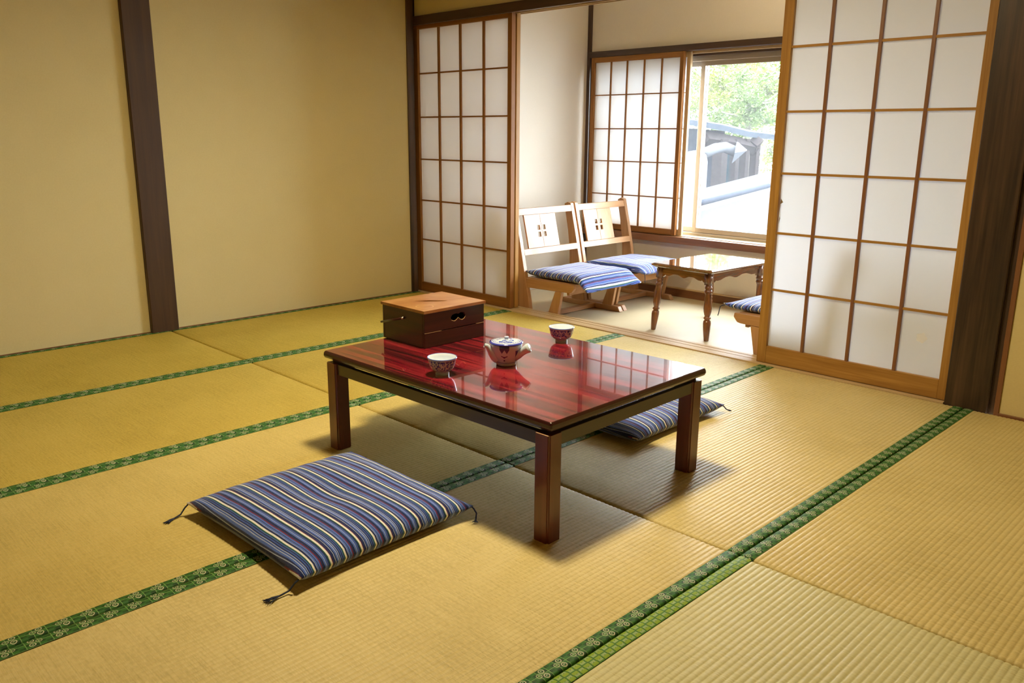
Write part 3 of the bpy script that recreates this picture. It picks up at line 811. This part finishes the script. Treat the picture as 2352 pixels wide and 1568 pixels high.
s2 = seat_cushion((1.128, .725+CW/2, SZ), .480, .520, .062, 12, (.175, .5), 'indigo striped seat cushion on the chair in the veranda corner', 'x')
tassel(s2, (.232, -.245, .018), (.243, -.250, -.020), (.243, -.250, -.045), 9, .004, .02)
s3 = seat_cushion((2.515, .720-CW/2, SZ), .480, .500, .044, 13, (.30, .2), 'dark striped seat cushion peeping out behind the right sliding screen', 'y', PI)
tassel(s3, (.235, .240, .022), (.256, .250, .012), (.262, .254, -.030), 10, .004, .018)

# ================================================================ VERANDA TABLE
def veranda_table():
    rt = tag(empty('side_table', (1.881, .694, ZE), math.radians(-2.6)), 'small polished brown table with turned legs and scalloped apron, on the veranda by the window', 'table')
    H = .400; a, b = .210, .310
    def oct_(dx, z, ch=.016):
        A, B = a-dx, b-dx
        return [(A-ch, -B, z), (A, -B+ch, z), (A, B-ch, z), (A-ch, B, z), (-A+ch, B, z), (-A, B-ch, z), (-A, -B+ch, z), (-A+ch, -B, z)]
    tt = M('polished_tabletop', .08, 1.0, .5, .02)
    n = tt.noise((28, 2, 28), 1, 4, .6, .4); tt.color(tt.ramp(n, [(.3, (.09, .035, .014)), (.7, (.22, .085, .030))])); tt.b.inputs['Coat IOR'].default_value = 2.2
    loft('tabletop', [oct_(.022, H-.026), oct_(.012, H-.022), oct_(.006, H-.016), oct_(0, H-.013), oct_(.0, H-.006), oct_(.004, H-.004), oct_(.012, H), ], tt.m, rt)
    prof = [(.0155, 0), (.017, .004), (.020, .030), (.0245, .068), (.0265, .098), (.024, .112), (.0165, .118), (.019, .121), (.0255, .128), (.019, .136), (.0165, .139), (.021, .146), (.0265, .165), (.0275, .182), (.0235, .215), (.0195, .255),
            (.0215, .262), (.0215, .264), (.0245, .268), (.0265, .275), (.023, .283), (.0190, .286), (.0245, .291), (.0255, .297), (.022, .304), (.018, .307), (.023, .313)]
    k = .80; prof = [(r_*.84, z*1.0) for r_, z in prof]
    lt = a-.042, b-.052
    for sx in (-1, 1):
        for sy in (-1, 1):
            bm = lathe_bm(prof, 20)
            # block on top
            g = bmesh.ops.create_cube(bm, size=1, matrix=Matrix.Translation((0, 0, .343)) @ Matrix.Diagonal((.036, .036, .062, 1)))
            sh = Matrix.Identity(4); sp = .060
            sh[0][2] = -sx*sp; sh[1][2] = -sy*sp; sh[0][3] = sx*sp*.30; sh[1][3] = sy*sp*.30
            bm.transform(sh)
            link('leg', to_mesh(bm), turned_wood('z'), rt, (sx*lt[0], sy*lt[1], 0), True)
    def scallop(Lh):
        top = H-.026; pts = [(-Lh, top), (-Lh, top-.062)]; K = 46
        for i in range(K+1):
            t = -1+2*i/K; s = abs(t)
            z = -.062+.030*min(1, (1-s)/.28)**1.5
            z += -.013*abs(math.cos(t*PI*1.5))**3*(1 if s < .78 else 0)
            pts.append((t*Lh, top+z))
        pts += [(Lh, top-.062), (Lh, top)]
        o = []
        for p in pts:
            if not o or (abs(o[-1][0]-p[0])+abs(o[-1][1]-p[1])) > 1e-5: o.append(p)
        return o
    for s in (-1, 1):
        plate('scalloped_apron', scallop(lt[0]-.008), [], .012, turned_wood('x'), rt, 'xz', s*lt[1], 0)
        plate('scalloped_apron', scallop(lt[1]-.008), [], .012, turned_wood('y'), rt, 'yz', s*lt[0], 0)
    return rt
veranda_table()

# ================================================================ OUTSIDE
def ray(U, V, y):
    d = f+r*((U-1176)/1905.91)-u*((V-784)/1905.91); t = (y-CAM.y)/d.y; return CAM+d*t
gm = M('pale_gravel', .9); n = gm.noise((1, 1, 1), 3, 4, .6); gm.color(gm.ramp(n, [(.3, (.13, .13, .12)), (.7, (.19, .19, .18))]))
gr = link('ground', to_mesh(plate_bm([(-60, 1.75), (20, 1.75), (20, 70), (-60, 70)], [], .2)), gm.m, None, (0, 0, -3.2)); tag(gr, kind='structure')
# house's lower roof below the window: pale metal sheets with standing seams
lr = tag(empty('lower_roof', (0, 0, 0)), 'white sheet metal roof slope with raised seams, below the window', 'roof')
RM = plain('white_roof_metal', (.066, .068, .074), .9, 0, .05)
RD = plain('grey_eave_tile', (.018, .022, .030), .9, 0, .05)
me = bpy.data.meshes.new('roof_sheet'); me.from_pydata([(-9, 1.9, -.75), (3.5, 1.9, -.75), (3.5, 7.0, -.25), (-9, 7.0, -.25), (-9, 7.0, -1.2), (3.5, 7.0, -1.2)], [], [(0, 1, 2, 3), (3, 2, 5, 4)]); link('roof_sheet', me, RM, lr)
for k in range(14):
    a = Vector((-8.6+.9*k, 1.95, -.735)); b = Vector((-8.6+.9*k, 6.95, -.235)); link('standing_seam', to_mesh(tube_bm([a, b], .02, 6)), RM, lr)
link('ridge_cap', to_mesh(tube_bm([(-9, 7.0, -.22), (3.5, 7.0, -.22)], .07, 8)), RM, lr)
# second, farther slope
fr_ = tag(empty('far_roof', (0, 0, 0)), 'far white roof slope with a grey gutter line, beyond the lower roof', 'roof')
P = [ray(1540, 505, 8.6), ray(1800, 430, 11.5), ray(1800, 385, 13.5), ray(1540, 452, 10.0)]
me = bpy.data.meshes.new('roof_sheet'); me.from_pydata([tuple(p) for p in P]+[(p.x, p.y, p.z-1.4) for p in P], [], [(0, 1, 2, 3), (0, 4, 5, 1), (3, 2, 6, 7)]); link('roof_sheet', me, RM, fr_)
g1, g2 = ray(1610, 466, 8.9), ray(1765, 426, 11.0)
link('gutter', to_mesh(tube_bm([g1, g2], [.05, .05], 8)), RD, fr_, smooth=True)
# outbuilding with a porch
ob = tag(empty('outbuilding', (0, 0, 0)), 'timber outbuilding with a sweeping grey eave and porch posts, seen through the window', 'building')
WD = plain('weathered_grey_timber', (.016, .013, .013), .9, 0, .05); WL = plain('blue_grey_wall_boards', (.016, .020, .028), .9, 0, .05); WR = plain('grey_roof_metal', (.020, .025, .032), .9, 0, .05)
E_ = [ray(1540, 268, 10.0), ray(1600, 277, 10.8), ray(1660, 287, 11.6), ray(1720, 302, 12.6), ray(1800, 312, 14)]
U_ = [p+Vector((-1.2, 2.2, .04)) for i, p in enumerate(E_)]
vs = [tuple(p) for p in E_]+[tuple(p) for p in U_]+[(p.x, p.y, p.z-.11) for p in E_]+[(p.x, p.y, p.z-.11) for p in U_]; fs = []
for i in range(4): fs += [(i, i+1, 6+i, 5+i), (10+i, 11+i, i+1, i), (15+i, 16+i, 11+i, 10+i), (5+i, 6+i, 16+i, 15+i)]
me = bpy.data.meshes.new('roof'); me.from_pydata(vs, [], fs); link('roof', me, WR, ob)
bmm = tube_bm([p+Vector((-.1, .45, -.34)) for p in E_[1:4]]+[ray(1738, 322, 12.9)], .15, 4); link('eave_beam', to_mesh(bmm), WD, ob)
for (a, b, yy) in ((1645, 1667, 11.7), (1683, 1697, 12.2), (1706, 1720, 12.7), (1729, 1744, 13.1)):
    p = ray((a+b)/2, 322, yy); q = ray(b, 322, yy)-ray(a, 322, yy); w = q.length/2
    box('porch_post', p.x-w, p.x+w, p.y-w, p.y+w, -3.1, p.z+.02, WD, ob, 0)
a, b = ray(1520, 290, 11.6), ray(1642, 300, 12.4)
bm = bmesh.new(); v4 = [bm.verts.new(p) for p in (a, b, Vector((b.x, b.y, -3.1)), Vector((a.x, a.y, -3.1)))]; bm.faces.new(v4)
ex = bmesh.ops.extrude_face_region(bm, geom=bm.faces[:]); bmesh.ops.translate(bm, vec=(-.3, .9, 0), verts=[v for v in ex['geom'] if isinstance(v, bmesh.types.BMVert)])
link('wall', to_mesh(bm), WL, ob)
a = ray(1676, 330, 13.6); box('blue_shutter', a.x-.35, a.x+.30, a.y, a.y+.1, -3.1, a.z, plain('teal_shutter', (.008, .028, .038), .9, 0, .05), ob, 0)
# white tank and hooded flue pipe
wt = tag(empty('water_tank', (0, 0, 0)), 'rounded white tank beside the outbuilding, behind the window bar', 'tank')
p = ray(1592, 440, 9.8); q = ray(1592, 345, 9.8); H_ = q.z-(-3.1)
link('shell', to_mesh(lathe_bm([(.20, 0), (.23, .1), (.23, H_-.2), (.20, H_-.08), (.12, H_-.02), (.01, H_)], 20)), plain('tank_white', (.075, .078, .085), .9, 0, .05), wt, (p.x, p.y, -3.1), True)
fp = tag(empty('flue_pipe', (0, 0, 0)), 'metal flue pipe with a tilted square hood, in front of the porch posts', 'pipe')
A_, B_, C_ = ray(1618, 352, 10.3), ray(1665, 338, 10.8), ray(1698, 352, 11.0)
link('pipe_support', to_mesh(tube_bm([A_, Vector((A_.x, A_.y, -3.1))], .05, 8)), WD, fp)
link('pipe', to_mesh(tube_bm([A_, A_.lerp(B_, .5)+Vector((0, 0, .03)), B_, C_], .10, 12)), plain('galvanised_metal', (.055, .06, .068), .9, 0, .05), fp, smooth=True)
hc = ray(1704, 346, 10.9); bm = bmesh.new()
hp = [ray(1683, 373, 10.9), ray(1716, 344, 11.0), ray(1694, 325, 11.0), ray(1690, 348, 10.8)]
v_ = [bm.verts.new(p_) for p_ in hp]; bm.faces.new(v_); ex = bmesh.ops.extrude_face_region(bm, geom=bm.faces[:]); bmesh.ops.translate(bm, vec=(.05, -.12, -.02), verts=[v for v in ex['geom'] if isinstance(v, bmesh.types.BMVert)])
link('hood', to_mesh(bm), plain('galvanised_metal', (.075, .08, .09)), fp)
# trees on the slope beyond
def leafmat(name, c1_, c2_):
    m = M(name, .6); n = m.noise((1, 1, 1), 1.1, 3, .6)
    c = m.ramp(n, [(.3, c1_), (.7, c2_)]); m.color(c)
    t = m.nt.nodes.new('ShaderNodeBsdfTranslucent'); m.nt.links.new(c, t.inputs[0])
    mx = m.nt.nodes.new('ShaderNodeMixShader'); mx.inputs[0].default_value = .4
    m.nt.links.new(m.b.outputs[0], mx.inputs[1]); m.nt.links.new(t.outputs[0], mx.inputs[2]); m.nt.links.new(mx.outputs[0], m.nt.nodes['Material Output'].inputs[0]); return m.m
LM = [leafmat('spring_leaf', (.060, .088, .008), (.125, .150, .030)), leafmat('deep_leaf', (.018, .042, .007), (.050, .080, .013))]
TR = plain('pale_bark', (.06, .056, .045), .9)
def tree(U, V, y, R, Hh, k, seed, label):
    rnd = random.Random(seed); c = ray(U, V, y)
    rt = tag(empty('tree', (c.x, c.y, -3.1)), label, 'tree', 'trees beyond the outbuilding')
    top = c.z+3.1
    tr = tube_bm([(0, 0, 0), (.1, 0, top*.5), (-.1, .1, top), (.0, 0, top+R*.5)], [.16, .13, .09, .03], 8)
    for q in range(6):
        a = rnd.uniform(0, 6.28); tube_bm([(0, 0, top-R*.3+q*.12), (math.cos(a)*R*.6, math.sin(a)*R*.6, top+R*rnd.uniform(0, .5))], [.05, .015], 5, tr)
    link('trunk', to_mesh(tr), TR, rt, smooth=True)
    vs, fs = [], []
    cl = [Vector((rnd.gauss(0, .45), rnd.gauss(0, .35), rnd.gauss(0, .42)))*R for _ in range(26)]
    for i in range(5200):
        cc = rnd.choice(cl); p_ = cc+Vector((rnd.gauss(0, 1), rnd.gauss(0, 1), rnd.gauss(0, .6)))*R*.15; s = rnd.uniform(.04, .085)*R/1.7
        d1_ = Vector((rnd.uniform(-1, 1), rnd.uniform(-1, 1), rnd.uniform(-.6, .6))).normalized(); d2_ = d1_.cross(Vector((rnd.uniform(-1, 1), rnd.uniform(-1, 1), 1))).normalized()
        p_.z += top; b_ = len(vs); vs += [p_-d1_*s, p_+d2_*s*.5, p_+d1_*s, p_-d2_*s*.5]; fs.append((b_, b_+1, b_+2, b_+3))
    me = bpy.data.meshes.new('foliage'); me.from_pydata([tuple(v) for v in vs], [], fs); fo = link('foliage', me, LM[k], rt); fo['kind'] = 'stuff'
tree(1722, 262, 16.8, 1.2, 3, 1, 3, 'darker green bushy tree just above the eave of the outbuilding')
tree(1652, 205, 21, 1.55, 4, 0, 1, 'bright spring-green tree at the left of the window view')
tree(1762, 190, 26, 1.95, 4, 0, 2, 'bright green tree at the top right of the window view')
tree(1796, 345, 19.5, 1.2, 3, 0, 5, 'low light green tree right of the porch posts')
tree(1690, 245, 32, 2.8, 3, 1, 4, 'darker green tree rising behind the outbuilding roof at left')
tree(1700, 130, 48, 4.4, 4, 0, 6, 'tall pale green tree behind the others, at the window top')
tree(1805, 240, 39, 3.5, 4, 0, 7, 'pale green tree at the right side of the window view')
